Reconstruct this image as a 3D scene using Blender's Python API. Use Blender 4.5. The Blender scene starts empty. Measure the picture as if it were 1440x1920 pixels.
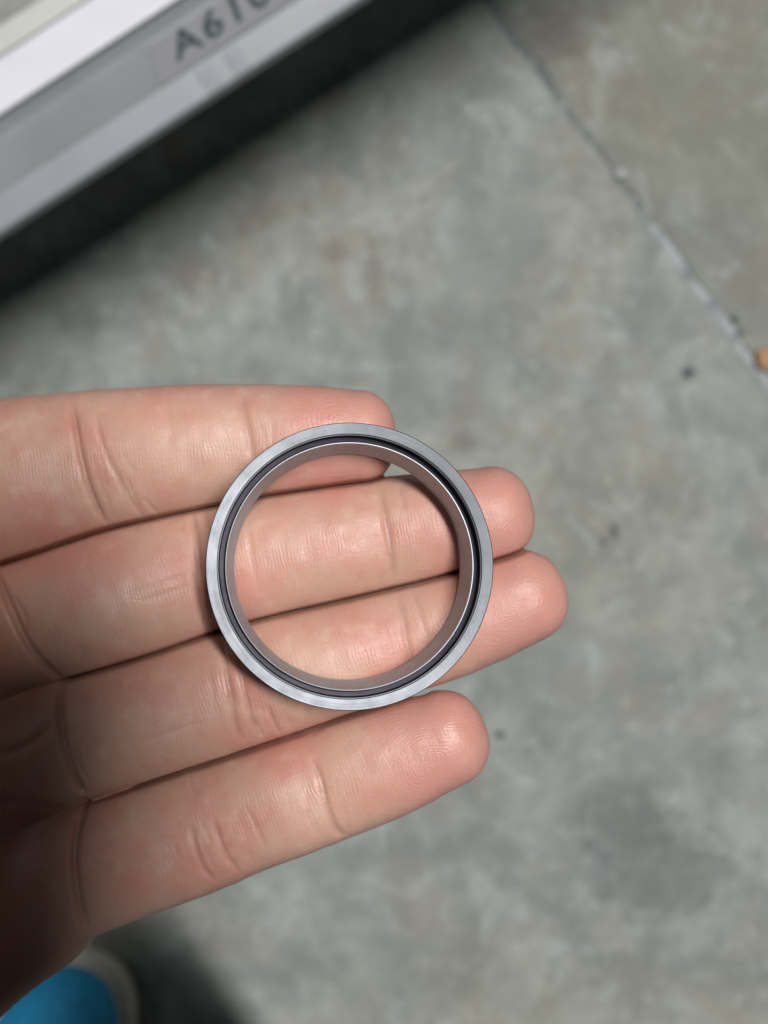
import bpy, bmesh, math
import numpy as np
from mathutils import Vector, Matrix

# ---------------------------------------------------------------- basics
sc = bpy.context.scene
COL = sc.collection
F = 2493.0                 # focal length expressed in photograph pixels
CAMZ = 1.15                # camera height above the floor (m)
HZ = 0.191                 # camera above the plane on which the ring rests
Z0 = CAMZ - HZ             # height of that plane

# ---------------------------------------------------------------- camera
cam_d = bpy.data.cameras.new("camera")
cam = bpy.data.objects.new("camera", cam_d)
COL.objects.link(cam)
cam.location = (0, 0, CAMZ)
cam.rotation_euler = (0, 0, 0)
cam_d.sensor_fit = 'HORIZONTAL'
cam_d.sensor_width = 36.0
cam_d.lens = 36.0 * F / 1440.0
cam_d.clip_start = 0.01
cam_d.clip_end = 50
cam_d.dof.use_dof = True
cam_d.dof.focus_distance = 0.1835
cam_d.dof.aperture_fstop = 62.35 / 1000 / 0.00185    # entrance pupil of about 2 mm
sc.camera = cam

# ---------------------------------------------------------------- world
w = bpy.data.worlds.new("World")
sc.world = w
w.use_nodes = True
bg = w.node_tree.nodes['Background']
bg.inputs[0].default_value = (0.80, 0.93, 1.0, 1)
bg.inputs[1].default_value = 0.027

# ---------------------------------------------------------------- lamps
def area_lamp(name, loc, target, size, power, color, shape='DISK', size_y=None):
    d = bpy.data.lights.new(name, 'AREA')
    d.shape = shape
    d.size = size
    if size_y:
        d.size_y = size_y
    d.energy = power
    d.color = color
    o = bpy.data.objects.new(name, d)
    COL.objects.link(o)
    o.location = loc
    v = Vector(target) - Vector(loc)
    o.rotation_euler = v.to_track_quat('-Z', 'Y').to_euler()
    return o
LAMP = (0.63, 0.435, Z0 + 3.0)
tube = area_lamp('ceiling_lamp', LAMP, (0, 0, Z0), 0.95, 127, (1.0, 0.985, 0.98), 'RECTANGLE', 0.16)   # a tube fitting running across the rail
_z = Vector(LAMP) - Vector((0, 0, Z0)); _z.normalize()
_x = Vector((-0.5446, 0.8387, 0)); _x = (_x - _z * _x.dot(_z)).normalized()
tube.rotation_euler = Matrix((_x, _z.cross(_x), _z)).transposed().to_euler()
area_lamp('added_left_fill', (-2.3, 0.8, Z0 + 1.9), (0, 0, Z0), 0.4, 2.5, (0.93, 0.97, 1.0))  # weak fill added from the left for the ring highlight, no known fitting

# ---------------------------------------------------------------- view
sc.view_settings.view_transform = 'Standard'
sc.view_settings.look = 'None'
sc.view_settings.exposure = 0.0
sc.view_settings.gamma = 1.0
sc.cycles.use_denoising = True
sc.cycles.max_bounces = 8

# ---------------------------------------------------------------- helpers
def kpx(z):                 # mm per photograph pixel at height z (mm above the resting plane)
    return (HZ * 1000 - z) / F
def P(px, py, z=0.0):       # photograph point -> plan position in mm at height z
    k = kpx(z)
    return ((px - 720) * k, (960 - py) * k)
def PF(px, py, z=0.0):      # same for points near the floor, metres
    k = (CAMZ - z) / F
    return ((px - 720) * k, (960 - py) * k)

def link_mesh(name, verts, faces, mat, parent=None, smooth=True):
    me = bpy.data.meshes.new(name)
    me.from_pydata([tuple(v) for v in verts], [], [tuple(f) for f in faces])
    me.update()
    if smooth:
        me.polygons.foreach_set('use_smooth', [True] * len(me.polygons))
    o = bpy.data.objects.new(name, me)
    COL.objects.link(o)
    if mat:
        me.materials.append(mat)
    if parent:
        o.parent = parent
    return o
def bm_obj(name, bm, mat, parent=None, smooth=False):
    me = bpy.data.meshes.new(name)
    bm.normal_update()
    bm.to_mesh(me)
    bm.free()
    if smooth:
        me.polygons.foreach_set('use_smooth', [True] * len(me.polygons))
    o = bpy.data.objects.new(name, me)
    COL.objects.link(o)
    if mat:
        me.materials.append(mat)
    if parent:
        o.parent = parent
    return o
def empty(name, loc=(0, 0, 0)):
    o = bpy.data.objects.new(name, None)
    o.empty_display_size = 0.01
    COL.objects.link(o)
    o.location = loc
    return o
def tag(o, label=None, cat=None, group=None, kind=None):
    if label: o['label'] = label
    if cat: o['category'] = cat
    if group: o['group'] = group
    if kind: o['kind'] = kind
    return o

class NT:
    """tiny node-building helper"""
    def __init__(s, name):
        s.m = bpy.data.materials.new(name)
        s.m.use_nodes = True
        s.t = s.m.node_tree
        s.b = s.t.nodes['Principled BSDF']
        s.out = s.t.nodes['Material Output']
    def n(s, typ, **kw):
        nd = s.t.nodes.new(typ)
        for k, v in kw.items():
            setattr(nd, k, v)
        return nd
    def l(s, a, b):
        s.t.links.new(a, b)
    def put(s, sock, v):
        if isinstance(v, bpy.types.NodeSocket):
            s.l(v, sock)
        else:
            sock.default_value = v
    def math(s, op, a, b=0.0, c=0.0, clamp=False):
        nd = s.n('ShaderNodeMath', operation=op, use_clamp=clamp)
        for i, v in enumerate((a, b, c)):
            if i < len(nd.inputs):
                s.put(nd.inputs[i], v)
        return nd.outputs[0]
    def mix(s, f, a, b):
        nd = s.n('ShaderNodeMix', data_type='RGBA')
        s.put(nd.inputs[0], f)
        s.put(nd.inputs[6], a if isinstance(a, bpy.types.NodeSocket) else (*a, 1)[:4])
        s.put(nd.inputs[7], b if isinstance(b, bpy.types.NodeSocket) else (*b, 1)[:4])
        return nd.outputs[2]
    def mul(s, f, a, b):
        nd = s.n('ShaderNodeMix', data_type='RGBA', blend_type='MULTIPLY')
        s.put(nd.inputs[0], f)
        s.put(nd.inputs[6], a if isinstance(a, bpy.types.NodeSocket) else (*a, 1)[:4])
        s.put(nd.inputs[7], b if isinstance(b, bpy.types.NodeSocket) else (*b, 1)[:4])
        return nd.outputs[2]
    def noise(s, vec, scale, detail=3, rough=0.5, dist=0.0):
        nd = s.n('ShaderNodeTexNoise')
        if vec: s.l(vec, nd.inputs['Vector'])
        nd.inputs['Scale'].default_value = scale
        nd.inputs['Detail'].default_value = detail
        nd.inputs['Roughness'].default_value = rough
        nd.inputs['Distortion'].default_value = dist
        return nd.outputs['Fac']
    def ramp(s, v, a, b, lo=0.0, hi=1.0):
        nd = s.n('ShaderNodeMapRange', interpolation_type='SMOOTHSTEP')
        s.put(nd.inputs[0], v)
        nd.inputs[1].default_value = a
        nd.inputs[2].default_value = b
        nd.inputs[3].default_value = lo
        nd.inputs[4].default_value = hi
        return nd.outputs[0]
    def attr(s, name):
        nd = s.n('ShaderNodeAttribute', attribute_name=name)
        return nd.outputs['Fac']
    def comb(s, x, y, z):
        nd = s.n('ShaderNodeCombineXYZ')
        for i, v in enumerate((x, y, z)):
            s.put(nd.inputs[i], v)
        return nd.outputs[0]
    def bump(s, h, strength, dist, normal=None):
        nd = s.n('ShaderNodeBump')
        nd.inputs['Strength'].default_value = strength
        nd.inputs['Distance'].default_value = dist
        s.l(h, nd.inputs['Height'])
        if normal: s.l(normal, nd.inputs['Normal'])
        return nd.outputs[0]

# ---------------------------------------------------------------- materials
def mat_floor(name, base, dark, brown, seed, stains=()):
    m = NT(name)
    pos = m.n('ShaderNodeNewGeometry').outputs['Position']
    off = m.n('ShaderNodeVectorMath', operation='ADD')
    m.l(pos, off.inputs[0]); off.inputs[1].default_value = (seed, seed * 1.7, 0)
    v = off.outputs[0]
    big = m.noise(v, 6, 4, 0.55)
    mid = m.noise(v, 20, 5, 0.62, 0.3)
    fine = m.noise(v, 62, 4, 0.6)
    grit = m.noise(v, 420, 3, 0.7)
    c = m.mix(m.ramp(mid, 0.34, 0.66), dark, base)
    c = m.mix(m.math('MULTIPLY', m.ramp(big, 0.52, 0.66), 0.55), c, dark)
    c = m.mix(m.math('MULTIPLY', m.ramp(m.noise(v, 14, 4, 0.62, 0.6), 0.50, 0.64), 0.5), c, brown)
    c = m.mix(m.math('MULTIPLY', m.ramp(fine, 0.55, 0.70), 0.5), c, tuple(x * 1.34 for x in base))
    c = m.mix(m.math('MULTIPLY', m.ramp(fine, 0.45, 0.30), 0.30), c, tuple(x * 0.75 for x in dark))
    c = m.mix(m.math('MULTIPLY', m.ramp(grit, 0.60, 0.75), 0.30), c, tuple(x * 0.6 for x in dark))
    hue = m.noise(v, 4.5, 3, 0.5)
    c = m.mul(m.ramp(hue, 0.40, 0.62), c, (0.975, 1.0, 1.025))
    c = m.mul(m.ramp(hue, 0.55, 0.36), c, (1.02, 1.0, 0.965))
    pit = m.noise(v, 150, 3, 0.6, 0.5)
    c = m.mix(m.math('MULTIPLY', m.ramp(pit, 0.63, 0.72), 0.45), c, tuple(x * 0.55 for x in dark))
    c = m.mix(m.math('MULTIPLY', m.ramp(pit, 0.36, 0.28), 0.45), c, (0.50, 0.53, 0.50))
    # pale cement bloom in streaks
    c = m.mix(m.math('MULTIPLY', m.ramp(m.noise(v, 15, 5, 0.7, 1.2), 0.52, 0.66), 0.55), c, (0.48, 0.515, 0.485))
    wob = m.noise(v, 60, 4, 0.65)
    for (x, y, rx, ry, col, amt) in stains:
        sub = m.n('ShaderNodeVectorMath', operation='SUBTRACT')
        m.l(pos, sub.inputs[0]); sub.inputs[1].default_value = (x, y, 0)
        sc_ = m.n('ShaderNodeVectorMath', operation='MULTIPLY')
        m.l(sub.outputs[0], sc_.inputs[0]); sc_.inputs[1].default_value = (1 / rx, 1 / ry, 0)
        ln = m.n('ShaderNodeVectorMath', operation='LENGTH')
        m.l(sc_.outputs[0], ln.inputs[0])
        d = m.math('ADD', ln.outputs['Value'], m.math('MULTIPLY', m.math('SUBTRACT', wob, 0.5), 2.2))
        c = m.mix(m.math('MULTIPLY', m.ramp(d, 1.25, 0.35), amt), c, col)
    m.l(c, m.b.inputs['Base Color'])
    m.b.inputs['Roughness'].default_value = 0.72
    h = m.math('ADD', m.math('MULTIPLY', fine, 1.0), m.math('MULTIPLY', grit, 0.4))
    m.l(m.bump(h, 0.5, 0.0012), m.b.inputs['Normal'])
    return m.m

def mat_plain(name, col, rough=0.5, metal=0.0, spec=0.5, var=0.08, scale=40, bump=0.0):
    m = NT(name)
    pos = m.n('ShaderNodeNewGeometry').outputs['Position']
    nz = m.noise(pos, scale, 4, 0.6)
    c = m.mix(m.ramp(nz, 0.3, 0.7), tuple(x * (1 - var) for x in col), tuple(min(1, x * (1 + var)) for x in col))
    m.l(c, m.b.inputs['Base Color'])
    m.b.inputs['Roughness'].default_value = rough
    m.b.inputs['Metallic'].default_value = metal
    m.b.inputs['Specular IOR Level'].default_value = spec
    if bump:
        m.l(m.bump(m.noise(pos, scale * 8, 3), 0.4, bump), m.b.inputs['Normal'])
    return m.m

def mat_steel(name, tint, rough, brushed=True, dist=0.000012):
    """turned steel: concentric cutter marks that follow the lathe direction"""
    m = NT(name)
    tc = m.n('ShaderNodeTexCoord').outputs['Object']
    sp = m.n('ShaderNodeSeparateXYZ'); m.l(tc, sp.inputs[0])
    x, y, z = sp.outputs
    r = m.math('SQRT', m.math('ADD', m.math('MULTIPLY', x, x), m.math('MULTIPLY', y, y)))
    ang = m.math('ARCTAN2', y, x)
    cx, sy = m.math('COSINE', ang), m.math('SINE', ang)
    v = m.comb(m.math('MULTIPLY', cx, 1.2), m.math('MULTIPLY', sy, 1.2), m.math('MULTIPLY', m.math('ADD', r, z), 5500.0))
    lines = m.noise(v, 1.0, 4, 0.7)
    blot = m.noise(tc, 420, 4, 0.6)
    v2 = m.comb(m.math('MULTIPLY', cx, 5.0), m.math('MULTIPLY', sy, 5.0), m.math('MULTIPLY', r, 700.0))
    arc = m.noise(v2, 1.0, 4, 0.65)
    c = m.mix(m.ramp(arc, 0.32, 0.68), tuple(t * 0.94 for t in tint), tuple(min(1, t * 1.05) for t in tint))
    c = m.mix(m.math('MULTIPLY', m.ramp(blot, 0.50, 0.72), 0.25), c, tuple(t * 0.75 for t in tint))
    smear = m.noise(tc, 95, 4, 0.65, 0.8)
    c = m.mix(m.math('MULTIPLY', m.ramp(smear, 0.48, 0.66), 0.22), c, tuple(t * 0.72 for t in tint))
    scr = m.n('ShaderNodeTexVoronoi', feature='DISTANCE_TO_EDGE'); m.l(m.comb(m.math('MULTIPLY', x, 900.0), m.math('MULTIPLY', y, 140.0), z), scr.inputs['Vector'])
    c = m.mix(m.math('MULTIPLY', m.math('MULTIPLY', m.ramp(scr.outputs['Distance'], 0.02, 0.0), m.ramp(smear, 0.50, 0.60)), 0.5), c, tuple(min(1, t * 1.6) for t in tint))
    m.l(c, m.b.inputs['Base Color'])
    m.b.inputs['Metallic'].default_value = 1.0
    m.l(m.ramp(m.math('ADD', m.math('MULTIPLY', lines, 0.6), m.math('MULTIPLY', blot, 0.4)), 0.3, 0.7, rough * 0.92, rough * 1.1), m.b.inputs['Roughness'])
    if brushed:
        m.b.inputs['Anisotropic'].default_value = 0.6
        tg = m.n('ShaderNodeTangent', direction_type='RADIAL', axis='Z')
        m.l(tg.outputs[0], m.b.inputs['Tangent'])
    m.l(m.bump(lines, 0.6, dist), m.b.inputs['Normal'])
    return m.m

def mat_skin():
    m = NT('skin')
    pos = m.n('ShaderNodeNewGeometry').outputs['Position']
    s_, u_, tip, cr, pk, rd = (m.attr(n) for n in ('along', 'across', 'tip', 'crease', 'palm', 'whorl'))
    base = (0.560, 0.340, 0.258)
    n1 = m.noise(pos, 70, 3, 0.55)
    n2 = m.noise(pos, 260, 3, 0.6)
    n3 = m.noise(pos, 1500, 3, 0.6)
    c = m.mix(m.ramp(n1, 0.40, 0.68), base, (0.56, 0.268, 0.212))
    c = m.mix(m.math('MULTIPLY', m.ramp(n2, 0.52, 0.75), 0.5), c, (0.63, 0.43, 0.34))
    c = m.mix(m.math('MULTIPLY', m.ramp(n2, 0.42, 0.26), 0.45), c, (0.53, 0.25, 0.195))
    c = m.mix(m.math('MULTIPLY', tip, 0.75), c, (0.58, 0.280, 0.232))
    c = m.mix(m.math('MULTIPLY', pk, 0.9), c, (0.47, 0.20, 0.13))
    c = m.mix(m.math('MULTIPLY', m.ramp(n3, 0.55, 0.75), 0.10), c, (0.75, 0.5, 0.42))
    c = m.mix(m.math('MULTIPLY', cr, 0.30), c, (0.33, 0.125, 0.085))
    m.l(c, m.b.inputs['Base Color'])
    b = m.b
    b.inputs['Subsurface Weight'].default_value = 0.65
    b.inputs['Subsurface Radius'].default_value = (1.0, 0.32, 0.16)
    b.inputs['Subsurface Scale'].default_value = 0.0020
    b.inputs['Specular IOR Level'].default_value = 0.55
    m.l(m.ramp(n2, 0.3, 0.7, 0.40, 0.56), b.inputs['Roughness'])
    # papillary ridges: bent across the finger, whorled at the tips
    wob = m.math('MULTIPLY', m.math('SUBTRACT', m.noise(pos, 160, 3, 0.5), 0.5), 2.2)
    bow = m.math('MULTIPLY', m.math('MULTIPLY', u_, u_), 0.012)
    ph = m.math('ADD', m.math('ADD', s_, bow), wob)
    ridge = m.math('SINE', m.math('MULTIPLY', ph, 2 * math.pi / 0.52))
    ph2 = m.math('ADD', rd, m.math('MULTIPLY', wob, 1.15))
    whorl = m.math('SINE', m.math('MULTIPLY', ph2, 2 * math.pi / 0.50))
    mx = m.n('ShaderNodeMix', data_type='FLOAT')
    m.put(mx.inputs[0], tip); m.put(mx.inputs[2], m.math('MULTIPLY', ridge, 0.55)); m.put(mx.inputs[3], m.math('MULTIPLY', whorl, 0.6))
    amt = m.ramp(m.noise(pos, 190, 3, 0.6), 0.38, 0.62, 0.0, 1.0)
    h1 = m.math('MULTIPLY', m.math('MULTIPLY', mx.outputs[0], 0.5), amt)
    nb = m.bump(h1, 0.6, 0.00006)
    # fine lengthwise creases and skin cells
    vv = m.comb(m.math('MULTIPLY', s_, 0.35), m.math('MULTIPLY', u_, 1.9), 0.0)
    lng = m.noise(vv, 0.9, 4, 0.65, 0.6)
    vor = m.n('ShaderNodeTexVoronoi', feature='DISTANCE_TO_EDGE')
    m.l(pos, vor.inputs['Vector']); vor.inputs['Scale'].default_value = 1500
    cells = m.ramp(vor.outputs['Distance'], 0.0, 0.25)
    h2 = m.math('ADD', m.math('MULTIPLY', lng, 1.0), m.math('MULTIPLY', cells, 0.22))
    nb = m.bump(h2, 0.55, 0.00009, nb)
    vv3 = m.comb(m.math('MULTIPLY', s_, 1.5), m.math('MULTIPLY', u_, 0.22), 0.0)
    trn = m.noise(vv3, 0.7, 4, 0.65, 0.5)
    nb = m.bump(trn, 0.5, 0.00013, nb)
    m.l(nb, b.inputs['Normal'])
    return m.m

# ---------------------------------------------------------------- floor
# seam between two slabs of concrete
A = np.array(PF(925, 15)); B = np.array(PF(1436, 712))
D = (B - A) / np.linalg.norm(B - A)
N = np.array([-D[1], D[0]])            # towards the upper right slab
if N[0] < 0: N = -N
def st(px, py, rx, ry, col, amt):
    x, y = PF(px, py); return (x, y, rx, ry, col, amt)
DK = (0.16, 0.18, 0.175)
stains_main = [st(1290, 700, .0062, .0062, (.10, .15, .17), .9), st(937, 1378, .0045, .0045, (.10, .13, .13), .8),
               st(1150, 995, .005, .010, (.12, .13, .11), .9), st(1132, 1015, .004, .005, (.10, .11, .10), .9), st(865, 830, .020, .014, (.20, .19, .16), .6),
               st(1165, 1545, .045, .038, DK, .62), st(1210, 1610, .055, .055, DK, .35), st(1260, 1650, .048, .043, (.17, .19, .18), .45),
               st(1120, 1640, .020, .024, (.17, .19, .19), .5), st(640, 470, .02, .012, (.24, .20, .17), .5),
               st(700, 500, .010, .03, (.22, .19, .16), .5), st(930, 450, .05, .09, (.27, .30, .29), .5),
               st(1330, 1420, .03, .02, (.22, .25, .24), .5), st(560, 1790, .02, .02, (.24, .26, .26), .4)]
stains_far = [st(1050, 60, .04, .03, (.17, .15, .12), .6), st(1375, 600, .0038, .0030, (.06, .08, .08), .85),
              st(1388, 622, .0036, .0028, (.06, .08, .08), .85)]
m_slab = mat_floor('concrete', (0.392, 0.410, 0.368), (0.266, 0.284, 0.256), (0.325, 0.300, 0.250), 3.1, stains_main)
m_slab2 = mat_floor('darker_concrete', (0.310, 0.322, 0.275), (0.250, 0.262, 0.225), (0.270, 0.250, 0.205), 11.4, stains_far)  # second slab in a darker, browner tone

floor = tag(empty('floor'), kind='structure')
rng = np.random.default_rng(5)
T = np.concatenate([[-3.0], np.linspace(-0.12, 0.62, 150), [3.0]])   # along the seam from A
def smooth_noise(t, amp, seed, f0):
    r = np.random.default_rng(seed); v = np.zeros_like(t)
    for i in range(5):
        v += amp / (1.5 ** i) * np.sin(t * f0 * 1.9 ** i + r.uniform(0, 6.28))
    return v
wide = 0.0011 + 0.0023 * np.clip((T - 0.19) / 0.05, 0, 1) + 0.0018 * np.clip((0.13 - T) / 0.06, 0, 1)
e1 = smooth_noise(T, 0.0007, 1, 70) - wide
e2 = np.maximum(smooth_noise(T, 0.0010, 2, 95) + wide, e1 + 0.0012)
e1[[0, -1]] = -0.005; e2[[0, -1]] = 0.005
def slab(name, edge, side, mat):
    vs, fs = [], []
    rows = [(edge, -0.012), (edge, -0.0022), (edge + side * 0.0018, -0.0003), (edge + side * 0.004, 0.0), (None, 0.0)]
    for off, z in rows:
        for j, t in enumerate(T):
            o = (side * 3.0) if off is None else off[j]
            p = A + D * t + N * o
            vs.append((p[0], p[1], z))
    n = len(T)
    for r in range(len(rows) - 1):
        for j in range(n - 1):
            a = r * n + j
            f = (a, a + 1, a + n + 1, a + n)
            fs.append(f if side < 0 else f[::-1])
    o = link_mesh(name, vs, fs, mat, floor)
    return o
slab('concrete_slab', e1, -1, m_slab)
slab('concrete_slab', e2, 1, m_slab2)
# uneven mortar that fills the seam: grey at the far end, chalky white further on
mm = NT('joint_mortar')
pos = mm.n('ShaderNodeNewGeometry').outputs['Position']
dt = mm.n('ShaderNodeVectorMath', operation='DOT_PRODUCT'); mm.l(pos, dt.inputs[0]); dt.inputs[1].default_value = (D[0], D[1], 0)
t_ = mm.math('SUBTRACT', dt.outputs['Value'], float(A @ D))
nzz = mm.noise(pos, 75, 5, 0.7)
whitef = mm.math('ADD', mm.ramp(t_, 0.18, 0.27), mm.math('MULTIPLY', mm.math('SUBTRACT', nzz, 0.55), 5.0), clamp=True)
cc = mm.mix(mm.ramp(nzz, 0.4, 0.6), (0.17, 0.20, 0.21), (0.28, 0.30, 0.29))
cc = mm.mix(whitef, cc, (0.52, 0.54, 0.57))
mm.l(cc, mm.b.inputs['Base Color']); mm.b.inputs['Roughness'].default_value = 0.85
vs, fs = [], []
W = 7
for j, t in enumerate(T):
    for i in range(W):
        f = i / (W - 1)
        o = e1[j] - 0.001 + (e2[j] - e1[j] + 0.002) * f
        z = -0.0024 + 0.0020 * math.sin(math.pi * f) + rng.uniform(-0.0007, 0.0007) + 0.0010 * math.sin(t * 61)
        p = A + D * t + N * o
        vs.append((p[0], p[1], z))
for j in range(len(T) - 1):
    for i in range(W - 1):
        a = j * W + i
        fs.append((a, a + W, a + W + 1, a + 1))
link_mesh('joint_mortar', vs, fs, mm.m, floor)

# small pebbles and crumbs that lie on the floor
def pebble(name, px, py, r, mat, seed, flat=0.7):
    bm = bmesh.new()
    bmesh.ops.create_icosphere(bm, subdivisions=3, radius=1.0)
    rr = np.random.default_rng(seed); ph = rr.uniform(0, 6, 6)
    for v in bm.verts:
        c = v.co
        k = 1 + 0.12 * math.sin(3 * c.x + ph[0]) + 0.10 * math.sin(4 * c.y + ph[1]) + 0.08 * math.sin(5 * c.z + ph[2])
        v.co = Vector((c.x * k * r * 1.1, c.y * k * r * 0.92, c.z * k * r * flat))
    o = bm_obj(name, bm, mat, smooth=True)
    x, y = PF(px, py, r * flat)
    o.location = (x, y, r * flat * 0.93)
    return o
m_orange = mat_plain('orange_stone', (0.56, 0.33, 0.17), 0.6, var=0.2, scale=300, bump=0.0003)
m_dark = mat_plain('dark_stone', (0.07, 0.10, 0.11), 0.7, var=0.3, scale=300, bump=0.0003)
m_white = mat_plain('chalky_crumb', (0.55, 0.56, 0.57), 0.9, var=0.15, scale=400, bump=0.0004)
tag(pebble('pebble', 1441, 672, 0.0092, m_orange, 1), 'orange-tan pebble lying on the concrete at the seam, cut by the right edge', 'pebble')
tag(pebble('pebble', 1290, 699, 0.0042, m_dark, 2, .45), 'small round dark grey pebble alone on the paler slab, left of the white seam', 'pebble')
tag(pebble('pebble', 1376, 600, 0.0030, m_dark, 6, .5), 'upper of two tiny dark pebbles beside the white seam, near the right edge', 'pebble')
tag(pebble('pebble', 1390, 622, 0.0025, m_dark, 7, .5), 'lower of two tiny dark pebbles beside the white seam, nearer the orange pebble', 'pebble')
tag(pebble('pebble', 937, 1378, 0.0026, m_dark, 3, .5), 'tiny dark pebble on the floor just right of the little fingertip', 'pebble')
tag(pebble('mortar_crumb', 1163, 326, 0.0042, m_white, 4, .5), 'whitish mortar crumb sitting on the middle of the floor seam', 'crumb')

# ---------------------------------------------------------------- raised white rail with stencilled marking
nE = np.array([-0.5446, 0.8387])       # outwards across the rail (plan)
tE = np.array([0.8387, 0.5446])        # along the rail
nE /= np.linalg.norm(nE); tE /= np.linalg.norm(tE)
def rr(n_px, z):                       # distance from the lens axis for a photographed edge at height z
    return n_px * (CAMZ - z) / F
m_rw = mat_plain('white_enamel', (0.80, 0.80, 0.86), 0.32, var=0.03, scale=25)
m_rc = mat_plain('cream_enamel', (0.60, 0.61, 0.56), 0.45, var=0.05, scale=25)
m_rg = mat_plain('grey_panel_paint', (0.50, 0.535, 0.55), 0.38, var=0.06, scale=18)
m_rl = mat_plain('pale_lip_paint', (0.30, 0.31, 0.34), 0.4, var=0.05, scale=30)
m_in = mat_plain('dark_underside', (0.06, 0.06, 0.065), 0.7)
m_mk = mat_plain('dark_teal_ink', (0.08, 0.125, 0.14), 0.6, var=0.2, scale=200)
rail = empty('steel_rail')
tag(rail, 'long raised white and grey steel rail marked A610, crossing the top left corner', 'rail')
def extrude_profile(name, prof, mat, t0=-0.9, t1=0.9, bev=0.0012, parent=rail):
    bm = bmesh.new()
    rings = []
    for t in (t0, t1):
        vsr = []
        for r_, z in prof:
            p = nE * r_ + tE * t
            vsr.append(bm.verts.new((p[0], p[1], z)))
        rings.append(vsr)
    n = len(prof)
    for i in range(n):
        bm.faces.new((rings[0][i], rings[0][(i + 1) % n], rings[1][(i + 1) % n], rings[1][i]))
    bm.faces.new(rings[0][::-1]); bm.faces.new(rings[1])
    bmesh.ops.recalc_face_normals(bm, faces=bm.faces)
    bmesh.ops.bevel(bm, geom=[e for e in bm.edges if e.is_manifold], offset=bev, segments=3, affect='EDGES', profile=0.5)
    return bm_obj(name, bm, mat, parent, smooth=False)
zb, zl, zt = 0.365, 0.371, 0.418
rb, rl, rt = rr(832, zb), rr(889, zl), rr(1024, zt)
rg, rf = rr(1108, zt), rr(1160, zt)
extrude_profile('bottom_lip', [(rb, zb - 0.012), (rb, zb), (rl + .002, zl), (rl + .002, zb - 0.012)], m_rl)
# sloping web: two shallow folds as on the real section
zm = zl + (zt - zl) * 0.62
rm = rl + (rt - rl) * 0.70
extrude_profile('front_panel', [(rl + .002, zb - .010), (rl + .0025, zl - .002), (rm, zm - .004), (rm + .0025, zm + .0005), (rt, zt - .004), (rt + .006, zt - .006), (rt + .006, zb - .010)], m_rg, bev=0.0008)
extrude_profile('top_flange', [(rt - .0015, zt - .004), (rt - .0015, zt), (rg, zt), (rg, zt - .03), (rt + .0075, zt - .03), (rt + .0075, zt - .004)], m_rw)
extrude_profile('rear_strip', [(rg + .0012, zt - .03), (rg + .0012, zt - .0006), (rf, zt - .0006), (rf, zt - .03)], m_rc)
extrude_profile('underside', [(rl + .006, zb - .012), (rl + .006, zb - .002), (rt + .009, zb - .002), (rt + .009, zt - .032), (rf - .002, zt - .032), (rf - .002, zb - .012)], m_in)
extrude_profile('rail_shadow_caster', [(rl + .008, zb - .0125), (.400, .18), (.448, .18), (.352, zb - .0125)], m_in)  # added block hidden behind the rail, widens its shadow on the floor
for t in (-0.62, 0.70):
    for r_ in (.412, .436):
        bm = bmesh.new()
        bmesh.ops.create_cube(bm, size=1.0)
        c = nE * r_ + tE * t
        M = Matrix.Translation((c[0], c[1], (.1795) / 2)) @ Matrix.Rotation(math.atan2(tE[1], tE[0]), 4, 'Z') @ Matrix.Diagonal((0.03, 0.015, .1795, 1))
        bmesh.ops.transform(bm, matrix=M, verts=bm.verts)
        bmesh.ops.bevel(bm, geom=bm.edges[:], offset=0.002, segments=2, affect='EDGES')
        bm_obj('leg', bm, m_rg, rail)
# adhesive tape patch and its marking on the sloping panel
up2 = Vector((nE[0] * (rm - rl - .0025), nE[1] * (rm - rl - .0025), (zm - .004) - (zl - .002))).normalized()
al = Vector((tE[0], tE[1], 0)).normalized()
nrm = al.cross(up2).normalized()
if nrm.z < 0: nrm = -nrm
def on_panel(a, b, h):                 # a along, b up the slope from the lower fold
    o = Vector((nE[0] * (rl + .0025), nE[1] * (rl + .0025), zl - .002))
    return o + al * a + up2 * b + nrm * h
slope_len = math.hypot(rm - rl, zm - zl)
def t_of(px, py, z):
    x, y = PF(px, py, z); return x * tE[0] + y * tE[1]
m_tape = mat_plain('greyish_tape', (0.52, 0.525, 0.56), 0.35, var=0.05, scale=40)
ta = t_of(285, 130, zl + .015)
bm = bmesh.new()
pts = [on_panel(ta, .002, .0006), on_panel(ta + .50, .002, .0006), on_panel(ta + .50, slope_len - .001, .0006), on_panel(ta + .004, slope_len - .001, .0006)]
bot = [p - nrm * 0.0005 for p in pts]
tv = [bm.verts.new(p) for p in pts]; bv = [bm.verts.new(p) for p in bot]
bm.faces.new(tv)
for i in range(4):
    bm.faces.new((tv[i], bv[i], bv[(i + 1) % 4], tv[(i + 1) % 4]))
bmesh.ops.recalc_face_normals(bm, faces=bm.faces)
bm_obj('tape_strip', bm, m_tape, rail)
cu = bpy.data.curves.new('lettering', 'FONT')
cu.body = 'A610'
cu.size = 0.0268
cu.space_character = 1.18
cu.offset = 0.00042
cu.extrude = 0.00012
cu.shear = 0.06
tmp = bpy.data.objects.new('lettering_source', cu)
COL.objects.link(tmp)
bpy.context.view_layer.update()
me = bpy.data.meshes.new_from_object(tmp.evaluated_get(bpy.context.evaluated_depsgraph_get()))
COL.objects.unlink(tmp); bpy.data.objects.remove(tmp)
xa = al if al.x > 0 else -al
R = Matrix((xa, up2, nrm)).transposed().to_4x4()
p0 = on_panel(t_of(330, 108, zl + .012), 0.0112, .0009)
me.transform(Matrix.Translation(p0) @ R)
lo = bpy.data.objects.new('lettering', me); COL.objects.link(lo)
me.materials.clear(); me.materials.append(m_mk); lo.parent = rail
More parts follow.
